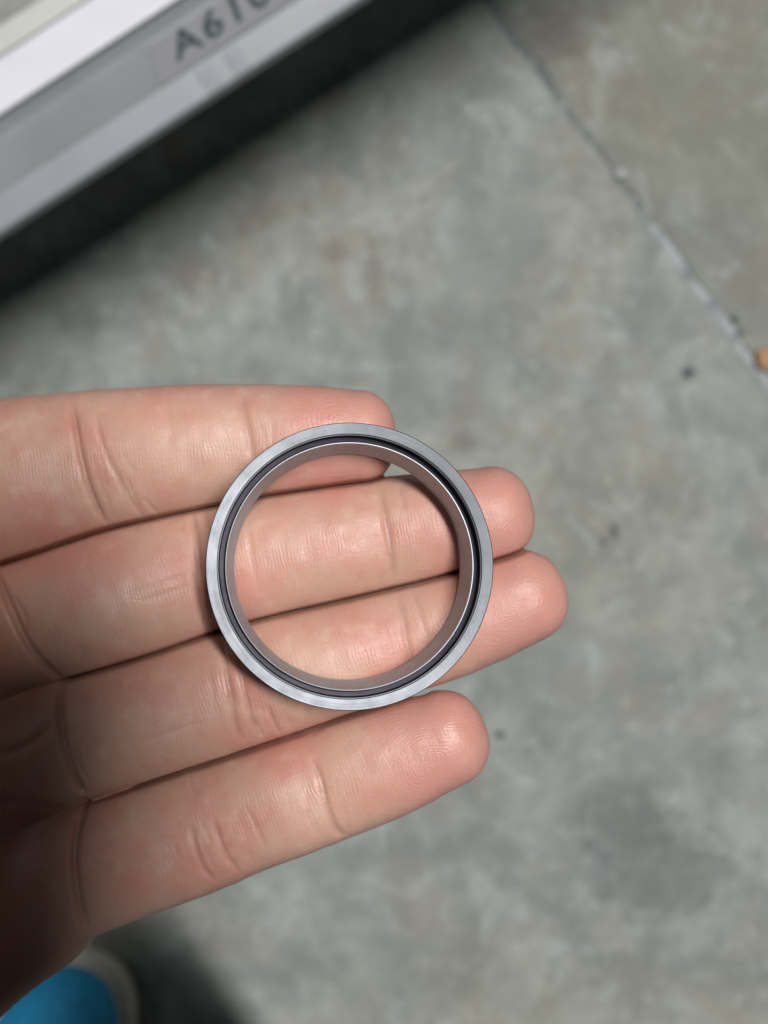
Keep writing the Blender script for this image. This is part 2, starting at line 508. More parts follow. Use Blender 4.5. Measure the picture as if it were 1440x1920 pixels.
# clips that wrap the lower lip below the marking
for px, py in ((385, 132), (432, 92)):
    a = t_of(px, py, zl)
    bm = bmesh.new(); bmesh.ops.create_cube(bm, size=1.0)
    c = nE * ((rb + rl) / 2) + tE * a
    M = Matrix.Translation((c[0], c[1], (zb + zl) / 2 + .0003)) @ Matrix.Rotation(math.atan2(tE[1], tE[0]), 4, 'Z') @ Matrix.Rotation(math.atan2(zl - zb, rl - rb), 4, 'X') @ Matrix.Diagonal((0.010, (rl - rb) * .98, .0016, 1))
    bmesh.ops.transform(bm, matrix=M, verts=bm.verts)
    bmesh.ops.bevel(bm, geom=bm.edges[:], offset=0.0004, segments=2, affect='EDGES')
    bm_obj('clip', bm, m_rl, rail)

# ---------------------------------------------------------------- shoe at the lower left
m_blue = mat_plain('blue_canvas', (0.018, 0.31, 0.60), 0.75, var=0.12, scale=120, bump=0.0006)
m_cream = mat_plain('cream_rubber', (0.74, 0.71, 0.60), 0.6, var=0.08, scale=60)
shoe = empty('shoe', (0, 0, 0))
tag(shoe, 'blue shoe with a cream sole edge on the floor, shaded below the hand', 'shoe')
SC = Vector((*PF(76, 2016, .03), 0)); SR = math.radians(24)
def shoe_outline(grow, n=72):
    pts = []
    for i in range(n):
        a = 2 * math.pi * i / n
        x = math.cos(a); y = math.sin(a)
        # toe forwards (+y), heel narrower
        wd = (0.060 if y > 0 else 0.060 - 0.016 * (-y)) + grow
        ln = (0.104 if y > 0 else 0.185) + grow
        e = 2.25
        px_ = math.copysign(abs(x) ** (2 / e), x) * wd
        py_ = math.copysign(abs(y) ** (2 / e), y) * ln
        pts.append((px_, py_))
    return pts
def shoe_loft(name, levels, mat, cap=True):
    vs, fs = [], []
    n = 72
    for g, z, sh in levels:
        for x, y in shoe_outline(g, n):
            xr = x * math.cos(-SR) - (y + sh) * math.sin(-SR); yr = x * math.sin(-SR) + (y + sh) * math.cos(-SR)
            vs.append((SC.x + xr, SC.y + yr, z))
    for r_ in range(len(levels) - 1):
        for i in range(n):
            a, b = r_ * n + i, r_ * n + (i + 1) % n
            fs.append((a, b, b + n, a + n))
    fs.append(tuple(range(n))[::-1]); fs.append(tuple(range((len(levels) - 1) * n, len(levels) * n)))
    return link_mesh(name, vs, fs, mat, shoe)
shoe_loft('sole', [(0.000, 0.0, 0), (0.005, .002, 0), (0.0062, .008, 0), (.0062, .022, 0), (.005, .0265, 0), (.003, .0285, 0), (-.006, .0288, 0)], m_cream)
shoe_loft('upper', [(-.0062, .024, 0), (-.0062, .034, 0), (-.009, .044, 0), (-.014, .053, -.001), (-.022, .060, -.003), (-.032, .066, -.008), (-.042, .070, -.018)], m_blue)
shoe_loft('stitching', [(-.0048, .0288, 0), (-.0048, .0300, 0), (-.0062, .0306, 0), (-.008, .0300, 0)], m_cream)

# ---------------------------------------------------------------- ring
RC = P(657, 1061, 11.0)
ring = empty('bearing_ring', (RC[0] / 1000, RC[1] / 1000, Z0))
tag(ring, 'turned steel bearing ring with stepped inner groove, lying across the four fingers', 'ring')
# face the lens: the ring's axis points at the camera
ax = (Vector((0, 0, CAMZ)) - Vector((ring.location.x, ring.location.y, Z0 + .011))).normalized()
ax = (ax + Vector((0.036, 0.010, 0))).normalized()      # tipped a little to the right
ring.rotation_euler = ax.to_track_quat('Z', 'Y').to_euler()
ring.location = Vector((RC[0] / 1000, RC[1] / 1000, Z0 + .011)) - ax * .0111
def lathe(name, prof, mat, n=320):
    vs, fs = [], []
    m_ = len(prof)
    for i in range(n):
        a = 2 * math.pi * i / n
        for r_, z in prof:
            vs.append((r_ * math.cos(a) / 1000, r_ * math.sin(a) / 1000, z / 1000))
    for i in range(n):
        for j in range(m_):
            a, b = i * m_ + j, i * m_ + (j + 1) % m_
            c, d = ((i + 1) % n) * m_ + (j + 1) % m_, ((i + 1) % n) * m_ + j
            fs.append((a, d, c, b))
    o = link_mesh(name, vs, fs, mat, ring)
    bm = bmesh.new(); bm.from_mesh(o.data); bmesh.ops.recalc_face_normals(bm, faces=bm.faces); bm.to_mesh(o.data); bm.free()
    mod = o.modifiers.new('edges', 'EDGE_SPLIT'); mod.split_angle = math.radians(17)
    return o
m_face = mat_steel('turned_steel', (0.108, 0.111, 0.122), 0.45)
m_grv = mat_steel('shade_dark_steel', (0.036, 0.032, 0.040), 0.5)  # colour darkened to stand in for shade inside the groove
m_bore = mat_steel('ground_bore_steel', (0.43, 0.475, 0.51), 0.64, brushed=False, dist=0.000006)
m_lip = mat_steel('polished_lip_steel', (0.55, 0.56, 0.60), 0.52, brushed=False, dist=0.000004)
H = 11.0
lathe('outer_race', [(19.35, 0), (19.5, .15), (19.5, H - .10), (19.47, H - .03), (19.40, H), (18.02, H - .135), (17.96, H - .17), (17.95, H - .23), (18.2, H - .4), (18.2, .3), (17.9, 0)], m_face)
lathe('step', [(18.19, H - .32), (17.948, H - .24), (17.935, H - .55), (17.85, H - .59), (17.82, H - .65), (17.82, H - .9), (18.1, H - .9)], m_bore)
lathe('groove', [(18.1, H - .91), (17.83, H - .91), (17.80, H - 1.0), (17.80, H - 2.9), (17.2, H - 3.0), (16.90, H - 2.9), (16.90, H - 3.2), (18.19, H - 3.2)], m_grv)
lathe('inner_lip', [(16.93, H - 3.0), (16.93, H - 1.1), (16.90, H - 1.02), (16.80, H - 1.0), (16.72, H - 1.06), (16.70, H - 1.2), (16.70, H - 3.0)], m_lip)
lathe('bore', [(16.695, H - 1.25), (16.60, H - 6.0), (16.38, H - 8.6), (16.15, H - 10.2), (16.2, .06), (17.4, .06), (17.4, H - 3.3), (16.9, H - 3.3), (16.9, H - 1.4)], m_bore)

# ---------------------------------------------------------------- hand (signed distance field -> surface nets)
def surface_nets(xs, ys, zs, f):
    nx, ny, nz = f.shape
    ins = f < 0
    cnt = np.zeros((nx - 1, ny - 1, nz - 1), np.int8)
    for i in (0, 1):
        for j in (0, 1):
            for k in (0, 1):
                cnt += ins[i:nx - 1 + i, j:ny - 1 + j, k:nz - 1 + k]
    act = (cnt > 0) & (cnt < 8)
    ci, cj, ck = np.nonzero(act)
    idx = -np.ones(act.shape, np.int64); idx[ci, cj, ck] = np.arange(len(ci))
    acc = np.zeros((len(ci), 3)); num = np.zeros(len(ci))
    X = [xs, ys, zs]
    for axis in range(3):
        for a in (0, 1):
            for b in (0, 1):
                o0 = [0, 0, 0]; oth = [q for q in range(3) if q != axis]
                o0[oth[0]] = a; o0[oth[1]] = b
                o1 = list(o0); o1[axis] = 1
                f0 = f[ci + o0[0], cj + o0[1], ck + o0[2]]; f1 = f[ci + o1[0], cj + o1[1], ck + o1[2]]
                cr_ = (f0 < 0) != (f1 < 0)
                t = np.where(cr_, f0 / np.where(cr_, f0 - f1, 1), 0)
                p0_ = np.stack([xs[ci + o0[0]], ys[cj + o0[1]], zs[ck + o0[2]]], 1)
                p1_ = np.stack([xs[ci + o1[0]], ys[cj + o1[1]], zs[ck + o1[2]]], 1)
                acc += np.where(cr_[:, None], p0_ + (p1_ - p0_) * t[:, None], 0); num += cr_
    V = acc / num[:, None]
    quads = []
    for axis in range(3):
        s0 = [slice(1, -1)] * 3; s1 = [slice(1, -1)] * 3
        s0[axis] = slice(0, f.shape[axis] - 1); s1[axis] = slice(1, f.shape[axis])
        A0 = ins[tuple(s0)]; A1 = ins[tuple(s1)]
        ch = A0 != A1
        e = list(np.nonzero(ch))
        flip = A0[tuple(e)]
        for q in range(3):
            if q != axis: e[q] = e[q] + 1
        oth = [(axis + 1) % 3, (axis + 2) % 3]
        c = []
        for da, db in ((-1, -1), (0, -1), (0, 0), (-1, 0)):
            g = [e[0].copy(), e[1].copy(), e[2].copy()]
            g[oth[0]] += da; g[oth[1]] += db
            c.append(idx[g[0], g[1], g[2]])
        Q = np.stack(c, 1)
        Q[~flip] = Q[~flip][:, ::-1]
        quads.append(Q)
    return V, np.concatenate(quads)

def spacing(lo, fine_lo, fine_hi, hi, h, grow=1.12, hmax=3.0):
    mid = list(np.arange(fine_lo, fine_hi, h))
    left = []; x = fine_lo; s = h
    while x > lo:
        s = min(s * grow, hmax); x -= s; left.append(x)
    right = []; x = mid[-1]; s = h
    while x < hi:
        s = min(s * grow, hmax); x += s; right.append(x)
    return np.array(left[::-1] + mid + right)

GH = 0.25
xs = spacing(-330, -62, 31, 34, GH)
ys = spacing(-215, -71, 24, 75, GH)
zs = spacing(-40, -19, 3.5, 26, GH, 1.12, 1.6)
f = np.full((len(xs), len(ys), len(zs)), 40.0, np.float32)
GX, GY = np.meshgrid(xs, ys, indexing='ij')

# stations: px, py, half width (px, square to the finger), z of the palmar surface, upper and lower half thickness
FING = {
 'index':  [(-230, 1010, 150, -9.0, 9.5, 9.5), (-100, 941, 158, -6.5, 9.5, 9.5), (0, 911, 157, -3.2, 9.4, 9.4), (70, 893, 150, -2.2, 9.2, 9.2), (150, 874, 138, -2.4, 8.8, 9.0), (210, 862, 130, -1.6, 8.6, 9.0), (310, 846, 119, -0.3, 8.8, 8.6),
            (415, 834, 112, -0.1, 8.5, 8.0), (460, 829, 107, -0.7, 8.0, 7.8), (520, 825, 101, -0.2, 8.0, 7.2), (600, 820, 93, 0.0, 7.6, 6.8), (672, 818, 84, -0.4, 7.0, 6.4)],
 'middle': [(-160, 1235, 118, -10.0, 9.2, 9.2), (-40, 1195, 118, -5.0, 9.4, 9.4), (50, 1168, 120, -2.6, 9.4, 9.4), (160, 1136, 124, -1.0, 9.6, 9.4), (260, 1106, 125, -0.6, 9.6, 9.2), (340, 1082, 122, -1.3, 9.0, 9.2), (390, 1067, 118, -1.4, 8.8, 9.0), (450, 1052, 114, -0.5, 9.0, 8.8),
            (540, 1034, 110, 0.0, 9.0, 8.4), (640, 1016, 107, 0.0, 8.8, 8.0), (722, 1001, 103, -0.9, 8.0, 7.8), (790, 990, 100, -0.3, 8.0, 7.4), (860, 976, 93, 0.1, 7.8, 7.0), (920, 964, 85, 0.2, 7.4, 6.4)],
 'ring':   [(-60, 1450, 112, -11.0, 9.0, 9.0), (40, 1417, 114, -7.0, 9.0, 9.0), (120, 1390, 116, -4.0, 9.2, 9.2), (210, 1363, 115, -1.8, 9.2, 9.0), (300, 1335, 112, -0.9, 9.2, 9.0), (400, 1303, 114, -1.2, 8.8, 8.8), (470, 1281, 114, -1.3, 8.6, 8.8), (540, 1260, 110, -0.4, 8.6, 8.4),
            (620, 1237, 104, 0.0, 8.6, 8.0), (700, 1215, 102, -0.1, 8.3, 7.8), (760, 1197, 99, -0.9, 7.8, 7.6), (830, 1177, 96, -0.2, 7.9, 7.2), (910, 1148, 92, 0.1, 7.8, 6.8), (975, 1122, 85, 0.1, 7.2, 6.2)],
 'little': [(10, 1700, 108, -12.5, 8.6, 8.6), (90, 1660, 116, -9.0, 8.6, 8.6), (170, 1626, 118, -6.5, 8.8, 8.6), (250, 1595, 119, -4.2, 8.8, 8.6), (330, 1567, 119, -3.0, 8.6, 8.5), (400, 1543, 114, -2.6, 8.3, 8.4), (450, 1525, 111, -2.0, 8.2, 8.2), (530, 1497, 109, -1.2, 8.2, 7.8),
            (600, 1472, 106, -1.6, 7.8, 7.4), (660, 1451, 106, -0.9, 7.9, 7.2), (740, 1420, 101, -0.2, 7.8, 6.8), (830, 1387, 88, 0.0, 7.0, 6.2)],
}
CAP = {'index': 71, 'middle': 80, 'ring': 88, 'little': 84}      # length of the rounded tip (px)

def dense(name):
    S = np.array(FING[name], float)
    zc = S[:, 3] - S[:, 4]
    pts = np.array([P(a, b, z) for a, b, z in zip(S[:, 0], S[:, 1], zc)])
    k = (HZ * 1000 - zc) / F
    hw = S[:, 2] * k
    L = np.concatenate([[0], np.cumsum(np.hypot(*np.diff(pts, axis=0).T))])
    s = np.linspace(0, L[-1], 160)
    def interp(v):                                 # smooth (Catmull-Rom like) resampling
        y = np.interp(s, L, v)
        ker = np.exp(-0.5 * (np.arange(-9, 10) / 3.6) ** 2); ker /= ker.sum()
        yp = np.concatenate([2 * y[0] - y[9:0:-1], y, 2 * y[-1] - y[-2:-11:-1]])
        return np.convolve(yp, ker, 'valid')
    return dict(s=s, x=interp(pts[:, 0]), y=interp(pts[:, 1]), a=interp(hw), zc=interp(zc), bu=interp(S[:, 4]), bd=interp(S[:, 5]), cap=CAP[name] * k[-1])
FD = {n: dense(n) for n in FING}

def along_across(d, x, y):
    """station along the spine, signed side offset and overshoot beyond the last station"""
    best = np.full(x.shape, 1e9, np.float32); S = np.zeros(x.shape, np.float32); U = np.zeros(x.shape, np.float32)
    X, Y, s = d['x'], d['y'], d['s']
    n = len(s)
    for i in range(0, n - 1, 3):
        j = min(i + 3, n - 1)
        dx, dy = X[j] - X[i], Y[j] - Y[i]; L2 = dx * dx + dy * dy
        t = ((x - X[i]) * dx + (y - Y[i]) * dy) / L2
        lo = -8.0 if i == 0 else 0.0
        hi = 40.0 if j == n - 1 else 1.0
        t = np.clip(t, lo, hi)
        ex = x - (X[i] + t * dx); ey = y - (Y[i] + t * dy)
        d2 = ex * ex + ey * ey
        m_ = d2 < best
        best[m_] = d2[m_]
        S[m_] = (s[i] + t * (s[j] - s[i]))[m_]
        U[m_] = ((-dy * (x - X[i]) + dx * (y - Y[i])) / math.sqrt(L2))[m_]
    return S, U

def smin(a, b, k):
    h = np.clip(0.5 + 0.5 * (b - a) / k, 0, 1)
    return b + (a - b) * h - k * h * (1 - h)

def ell(c, r, ang=0.0):
    """ellipsoid field on the whole grid (mm)"""
    ca, sa = math.cos(ang), math.sin(ang)
    dx, dy = GX - c[0], GY - c[1]
    u = (dx * ca + dy * sa) / r[0]; v = (-dx * sa + dy * ca) / r[1]
    q = (u * u + v * v)[:, :, None] + (((zs - c[2]) / r[2]) ** 2)[None, None, :]
    return ((np.sqrt(q) - 1) * min(r)).astype(np.float32)
def cone(p, q, r0, r1, flat=1.0):
    """capsule with changing radius, flattened in height by flat"""
    p, q = np.array(p, float), np.array(q, float)
    dd = q - p; L2 = dd[0] ** 2 + dd[1] ** 2
    t = np.clip(((GX - p[0]) * dd[0] + (GY - p[1]) * dd[1]) / L2, 0, 1)
    ex = GX - p[0] - t * dd[0]; ey = GY - p[1] - t * dd[1]
    r = r0 + (r1 - r0) * t
    zc = p[2] + dd[2] * t
    q2 = (ex * ex + ey * ey)[:, :, None] + ((zs[None, None, :] - zc[:, :, None]) / flat) ** 2
    return (np.sqrt(q2) - r[:, :, None]).astype(np.float32)

# palm, thumb, wrist and forearm
palm = cone((-66, 3, -18.5), (-142, -58, -24), 15, 16, 0.72)
for p_, q_, r0, r1 in (((-64, -20, -20), (-142, -66, -24), 14, 15), ((-60, -40, -21), (-144, -78, -25), 13, 15), ((-57, -61, -22), (-146, -92, -25), 12.5, 16)):
    palm = smin(palm, cone(p_, q_, r0, r1, 0.75), 8)
palm = smin(palm, ell((-79, -38, -17.5), (24, 43, 10.5), math.radians(12)), 6)       # distal palm pad
palm = smin(palm, ell((-106, -26, -13), (34, 22, 15), math.radians(38)), 9)        # thenar
palm = smin(palm, ell((-102, -83, -17), (36, 17, 13), math.radians(22)), 9)        # hypothenar
palm = smin(palm, cone((-138, -74, -23), (-178, -96, -25), 25, 23, 0.68), 12)      # wrist
palm = smin(palm, cone((-178, -96, -25), (-340, -178, -27), 23, 31, 0.82), 10)     # forearm
thumb = smin(cone((-118, -32, -12), (-106, 2, -6), 14, 12), cone((-106, 2, -6), (-96, 32, 0), 11, 9.5, .95), 5)
thumb = smin(thumb, cone((-96, 32, 0), (-85, 58, 5), 9.6, 8.2, .9), 2.5)
palm = smin(palm, thumb, 8)

tot = None; prevf = None
WID = 0.22
WEB = {'middle': -80.0, 'ring': -49.5, 'little': -46.5}     # where each slit ends in the palm      # how far neighbours press into each other (mm)
for name in ('index', 'middle', 'ring', 'little'):
    d = FD[name]
    x0, x1 = d['x'].min() - 10, d['x'].max() + 14
    m_ = (xs > x0 - 4) & (xs < x1)
    yy = (ys > d['y'].min() - 18) & (ys < d['y'].max() + 18)
    ix, iy = np.nonzero(m_)[0], np.nonzero(yy)[0]
    sx, sy = slice(ix[0], ix[-1] + 1), slice(iy[0], iy[-1] + 1)
    S, U = along_across(d, GX[sx, sy], GY[sx, sy])
    sc_ = np.clip(S, 0, d['s'][-1])
    a = np.interp(sc_, d['s'], d['a']) + WID
    zc = np.interp(sc_, d['s'], d['zc']); bu = np.interp(sc_, d['s'], d['bu']); bd = np.interp(sc_, d['s'], d['bd'])
    tipx = np.maximum(S - d['s'][-1], 0) / d['cap']
    # the pad rolls upwards gently, the tip is a little squarer than an ellipse
    W_ = (zs[None, None, :] - zc[:, :, None])
    b = np.where(W_ > 0, bu[:, :, None], bd[:, :, None])
    e = 2.25
    q = (np.abs(U / a) ** e + tipx ** e)[:, :, None] + np.abs(W_ / b) ** e
    fd = ((q ** (1 / e) - 1) * np.minimum(a, bu)[:, :, None]).astype(np.float32)
    base_fade = np.clip((-S) / 6.0, 0, 1)[:, :, None] * 20
    fd = fd + base_fade.astype(np.float32)
    pl = palm[sx, sy]
    g = smin(fd, pl, 3.2)
    if tot is None:
        tot = palm.copy()
    sub = tot[sx, sy]
    # neighbours meet in a tight crease: hard union with only a trace of rounding
    tot[sx, sy] = np.minimum(sub, g)
f = tot

# creases (photograph points along the line, depth mm, width mm)
CREASES = [
 # index
 ([(118, 745), (135, 790), (147, 850), (160, 905), (176, 955), (186, 985)], .85, .50),
 ([(170, 760), (186, 820), (206, 870), (222, 895), (240, 955)], .28, .45),
 ([(232, 905), (240, 935), (262, 975)], .25, .30), ([(235, 892), (262, 966)], .20, .28), ([(262, 930), (290, 965)], .15, .25),
 ([(448, 728), (457, 770), (468, 820), (474, 870)], .35, .60), ([(312, 740), (318, 800), (322, 860)], .12, .8),
 # middle
 ([(346, 955), (366, 1000), (372, 1050), (376, 1110)], .50, .50), ([(372, 950), (388, 990), (398, 1040)], .30, .45), ([(358, 1060), (372, 1120), (380, 1180)], .25, .40),
 ([(708, 902), (718, 950), (729, 1010), (736, 1060), (738, 1095)], .45, .55), ([(748, 905), (760, 960)], .15, .4), ([(462, 960), (470, 1030), (490, 1120)], .14, .5),
 # ring finger
 ([(408, 1190), (422, 1250), (434, 1310), (442, 1370), (452, 1400)], .42, .38), ([(432, 1180), (446, 1235), (458, 1290), (470, 1350), (480, 1385)], .38, .36),
 ([(500, 1320), (508, 1345), (522, 1385)], .30, .30), ([(470, 1340), (492, 1390)], .22, .28),
 ([(742, 1110), (756, 1160), (766, 1220), (770, 1290)], .32, .55), ([(770, 1100), (790, 1150), (800, 1200)], .14, .4),
 # little finger
 ([(355, 1550), (362, 1590), (376, 1635), (400, 1672)], .38, .42), ([(398, 1540), (410, 1580), (424, 1615), (446, 1650)], .42, .36), ([(462, 1515), (490, 1575), (498, 1600)], .20, .30),
 ([(578, 1420), (600, 1455), (612, 1510), (628, 1560), (645, 1580)], .40, .48), ([(588, 1430), (604, 1470), (606, 1480)], .20, .3),
 ([(330, 1440), (352, 1490), (372, 1500)], .15, .35),
 # base creases and palm lines
 ([(-70, 1045), (-10, 1102), (18, 1150), (42, 1205), (84, 1268), (100, 1290)], 1.1, .65), ([(10, 1110), (40, 1150), (52, 1200)], .35, .4),
 ([(92, 1270), (98, 1330), (112, 1400), (136, 1490), (140, 1508)], 1.1, .65), ([(112, 1380), (128, 1420), (160, 1480)], .45, .5), ([(120, 1370), (150, 1440)], .25, .4),
 ([(136, 1505), (124, 1560), (120, 1640), (130, 1720), (136, 1780)], 1.2, .7),
 ([(-60, 1440), (20, 1418), (70, 1385), (100, 1345)], .3, .8), ([(-70, 1560), (10, 1515), (60, 1530), (110, 1545)], .35, .8),
 # oblique fine lines
 ([(250, 1130), (320, 1110), (372, 1090)], .10, .3), ([(255, 1395), (320, 1372), (385, 1350)], .12, .3), ([(565, 1400), (620, 1362), (672, 1340)], .14, .3),
 ([(230, 1120), (262, 1105), (360, 1075)], .10, .3),
]
# clusters of faint lines beside every joint fold
_r = np.random.default_rng(12)
for c_ in list(CREASES[:32]):
    pts_, dep_, wd_ = c_
    if dep_ < 0.28 or dep_ > 1.0 or pts_[0][0] < 60: continue
    for _ in range(5):
        dx_ = _r.uniform(-46, 46); a0 = _r.uniform(0, .55); a1 = min(1, a0 + _r.uniform(.25, .6))
        q_ = np.array(pts_, float); t_i = np.linspace(0, len(q_) - 1, 9)
        X_ = np.interp(t_i, range(len(q_)), q_[:, 0]); Y_ = np.interp(t_i, range(len(q_)), q_[:, 1])
        tt_ = np.linspace(a0, a1, 5) * 8
        ln_ = [(float(np.interp(t, range(9), X_) + dx_ + _r.uniform(-4, 4) + _r.uniform(-.1, .1) * k_ * 20), float(np.interp(t, range(9), Y_))) for k_, t in enumerate(tt_)]
        CREASES.append((ln_, float(_r.uniform(.05, .11)), float(_r.uniform(.22, .34))))
def seg_dist(x, y, pts):
    # refined polyline so that creases run in soft curves
    P_ = np.array([P(a, b, -1.0) for a, b in pts])
    t = np.linspace(0, len(P_) - 1, len(P_) * 6)
    X = np.interp(t, range(len(P_)), P_[:, 0]); Y = np.interp(t, range(len(P_)), P_[:, 1])
    if len(P_) > 2:
        for _ in range(6):
            X[1:-1] = (X[:-2] + 2 * X[1:-1] + X[2:]) / 4; Y[1:-1] = (Y[:-2] + 2 * Y[1:-1] + Y[2:]) / 4
    best = np.full(x.shape, 1e9); end = np.zeros(x.shape)
    n = len(X)
    for i in range(n - 1):
        dx, dy = X[i + 1] - X[i], Y[i + 1] - Y[i]; L2 = dx * dx + dy * dy + 1e-9
        tt = np.clip(((x - X[i]) * dx + (y - Y[i]) * dy) / L2, 0, 1)
        d2 = (x - X[i] - tt * dx) ** 2 + (y - Y[i] - tt * dy) ** 2
        m_ = d2 < best
        best[m_] = d2[m_]; end[m_] = ((i + tt) / (n - 1))[m_]
    return np.sqrt(best), end
carve = np.zeros(GX.shape, np.float32)
fineX = (GX > -64)
for pts, dep, wd in CREASES:
    pp = np.array([P(a, b, -1) for a, b in pts])
    m_ = (GX > pp[:, 0].min() - 5) & (GX < pp[:, 0].max() + 5) & (GY > pp[:, 1].min() - 5) & (GY < pp[:, 1].max() + 5)
    if not m_.any(): continue
    dd, ee = seg_dist(GX[m_], GY[m_], pts)
    fade = np.clip(np.minimum(ee, 1 - ee) * 5, 0, 1)
    # V groove with a soft shoulder
    val = dep * fade * (np.exp(-(dd / wd) ** 2) + 0.22 * np.exp(-(dd / (wd * 2.6)) ** 2)) / 1.22
    carve[m_] = np.maximum(carve[m_], val)
# gentle lumps of the flesh
def lump(x, y, s, seed):
    r = np.random.default_rng(seed); v = 0
    for i in range(7):
        a = r.uniform(0, 6.28); q = s * r.uniform(.6, 1.6)
        v = v + np.sin((x * math.cos(a) + y * math.sin(a)) * q + r.uniform(0, 6.28))
    return v / 7
carve += (0.16 * lump(GX, GY, 0.45, 3) + 0.07 * lump(GX, GY, 1.3, 4)).astype(np.float32)
topmask = np.clip((zs + 15) / 6, 0, 1).astype(np.float32)
f = f + carve[:, :, None] * topmask[None, None, :]
f[0], f[-1], f[:, 0], f[:, -1], f[:, :, 0], f[:, :, -1] = 9, 9, 9, 9, 9, 9
f = f.astype(np.float32)
V, Q = surface_nets(xs, ys, zs, f)

def sample(V):
    ix = np.clip(np.searchsorted(xs, V[:, 0]) - 1, 0, len(xs) - 2); iy = np.clip(np.searchsorted(ys, V[:, 1]) - 1, 0, len(ys) - 2); iz = np.clip(np.searchsorted(zs, V[:, 2]) - 1, 0, len(zs) - 2)
    hx, hy, hz = xs[ix + 1] - xs[ix], ys[iy + 1] - ys[iy], zs[iz + 1] - zs[iz]
    tx, ty, tz = (V[:, 0] - xs[ix]) / hx, (V[:, 1] - ys[iy]) / hy, (V[:, 2] - zs[iz]) / hz
    c = {}
    for a in (0, 1):
        for b in (0, 1):
            for g in (0, 1):
                c[a, b, g] = f[ix + a, iy + b, iz + g]
    def L(a, b, t): return a + (b - a) * t
    v = L(L(L(c[0,0,0], c[1,0,0], tx), L(c[0,1,0], c[1,1,0], tx), ty), L(L(c[0,0,1], c[1,0,1], tx), L(c[0,1,1], c[1,1,1], tx), ty), tz)
    gx = L(L(c[1,0,0] - c[0,0,0], c[1,1,0] - c[0,1,0], ty), L(c[1,0,1] - c[0,0,1], c[1,1,1] - c[0,1,1], ty), tz) / hx
    gy = L(L(c[0,1,0] - c[0,0,0], c[1,1,0] - c[1,0,0], tx), L(c[0,1,1] - c[0,0,1], c[1,1,1] - c[1,0,1], tx), tz) / hy
    gz = L(L(c[0,0,1] - c[0,0,0], c[1,0,1] - c[1,0,0], tx), L(c[0,1,1] - c[0,1,0], c[1,1,1] - c[1,1,0], tx), ty) / hz
    return v, np.stack([gx, gy, gz], 1)
for _ in range(2):
    v, g = sample(V)
    step = np.clip(v / np.maximum((g * g).sum(1), 0.2), -.25, .25)
    V = V - g * step[:, None]
hand_xyz = V
# shading attributes
n = len(V)
along = np.zeros(n, np.float32); across = np.zeros(n, np.float32); tip = np.zeros(n, np.float32); whorl = np.zeros(n, np.float32)
bestq = np.full(n, 1e9)
f1 = np.full(n, 50.0); f2 = np.full(n, 50.0); w1 = np.zeros(n, int); w2 = np.zeros(n, int)
for i, name in enumerate(('index', 'middle', 'ring', 'little')):
    d = FD[name]
    S, U = along_across(d, V[:, 0].astype(np.float32), V[:, 1].astype(np.float32))
    a = np.interp(np.clip(S, 0, d['s'][-1]), d['s'], d['a'])
    q = np.abs(U) / a + np.maximum(S - d['s'][-1] - d['cap'], 0)
    m_ = q < bestq
    bestq[m_] = q[m_]
    along[m_] = S[m_] + i * 37; across[m_] = U[m_]
    scl = np.clip(S, 0, d['s'][-1]); zc_ = np.interp(scl, d['s'], d['zc'])
    bu_ = np.interp(scl, d['s'], d['bu']); bd_ = np.interp(scl, d['s'], d['bd'])
    wz = V[:, 2] - zc_
    ff = ((np.abs(U / (a + WID)) ** 2.25 + (np.maximum(S - d['s'][-1], 0) / d['cap']) ** 2.25 + np.abs(wz / np.where(wz > 0, bu_, bd_)) ** 2.25) ** (1 / 2.25) - 1) * np.minimum(a, bu_)
    b1 = ff < f1; b2 = ~b1 & (ff < f2)
    f2[b1] = f1[b1]; w2[b1] = w1[b1]; f1[b1] = ff[b1]; w1[b1] = i
    f2[b2] = ff[b2]; w2[b2] = i
    sc0 = d['s'][-1] - 3.5
    whorl[m_] = np.hypot((S[m_] - sc0 - 1.5 + 0.10 * U[m_] ** 2 * (0.6 + 0.15 * i)) * 0.75, U[m_] * (1.0 + 0.05 * i) + 0.9 * i - 1.6)
    tip[m_] = np.clip((S[m_] - (d['s'][-1] - 13)) / 7, 0, 1)
# neighbouring fingers touch in a narrow, deep fold
webx = np.array([0, -80.0, -49.0, -46.0])[np.maximum(w1, w2)]
gate = np.clip((V[:, 0] - webx) / 2, 0, 1) * np.clip((V[:, 2] + 12) / 3, 0, 1) * (f2 < 2.0)
def fields(pts):
    out = []
    for nm_ in ('index', 'middle', 'ring', 'little'):
        d = FD[nm_]
        S, U = along_across(d, pts[:, 0], pts[:, 1])
        scl = np.clip(S, 0, d['s'][-1]); a = np.interp(scl, d['s'], d['a']); zc_ = np.interp(scl, d['s'], d['zc'])
        bu_ = np.interp(scl, d['s'], d['bu']); bd_ = np.interp(scl, d['s'], d['bd']); wz = pts[:, 2] - zc_
        out.append(((np.abs(U / (a + WID)) ** 2.25 + (np.maximum(S - d['s'][-1], 0) / d['cap']) ** 2.25 + np.abs(wz / np.where(wz > 0, bu_, bd_)) ** 2.25) ** (1 / 2.25) - 1) * np.minimum(a, bu_))
    return np.array(out)
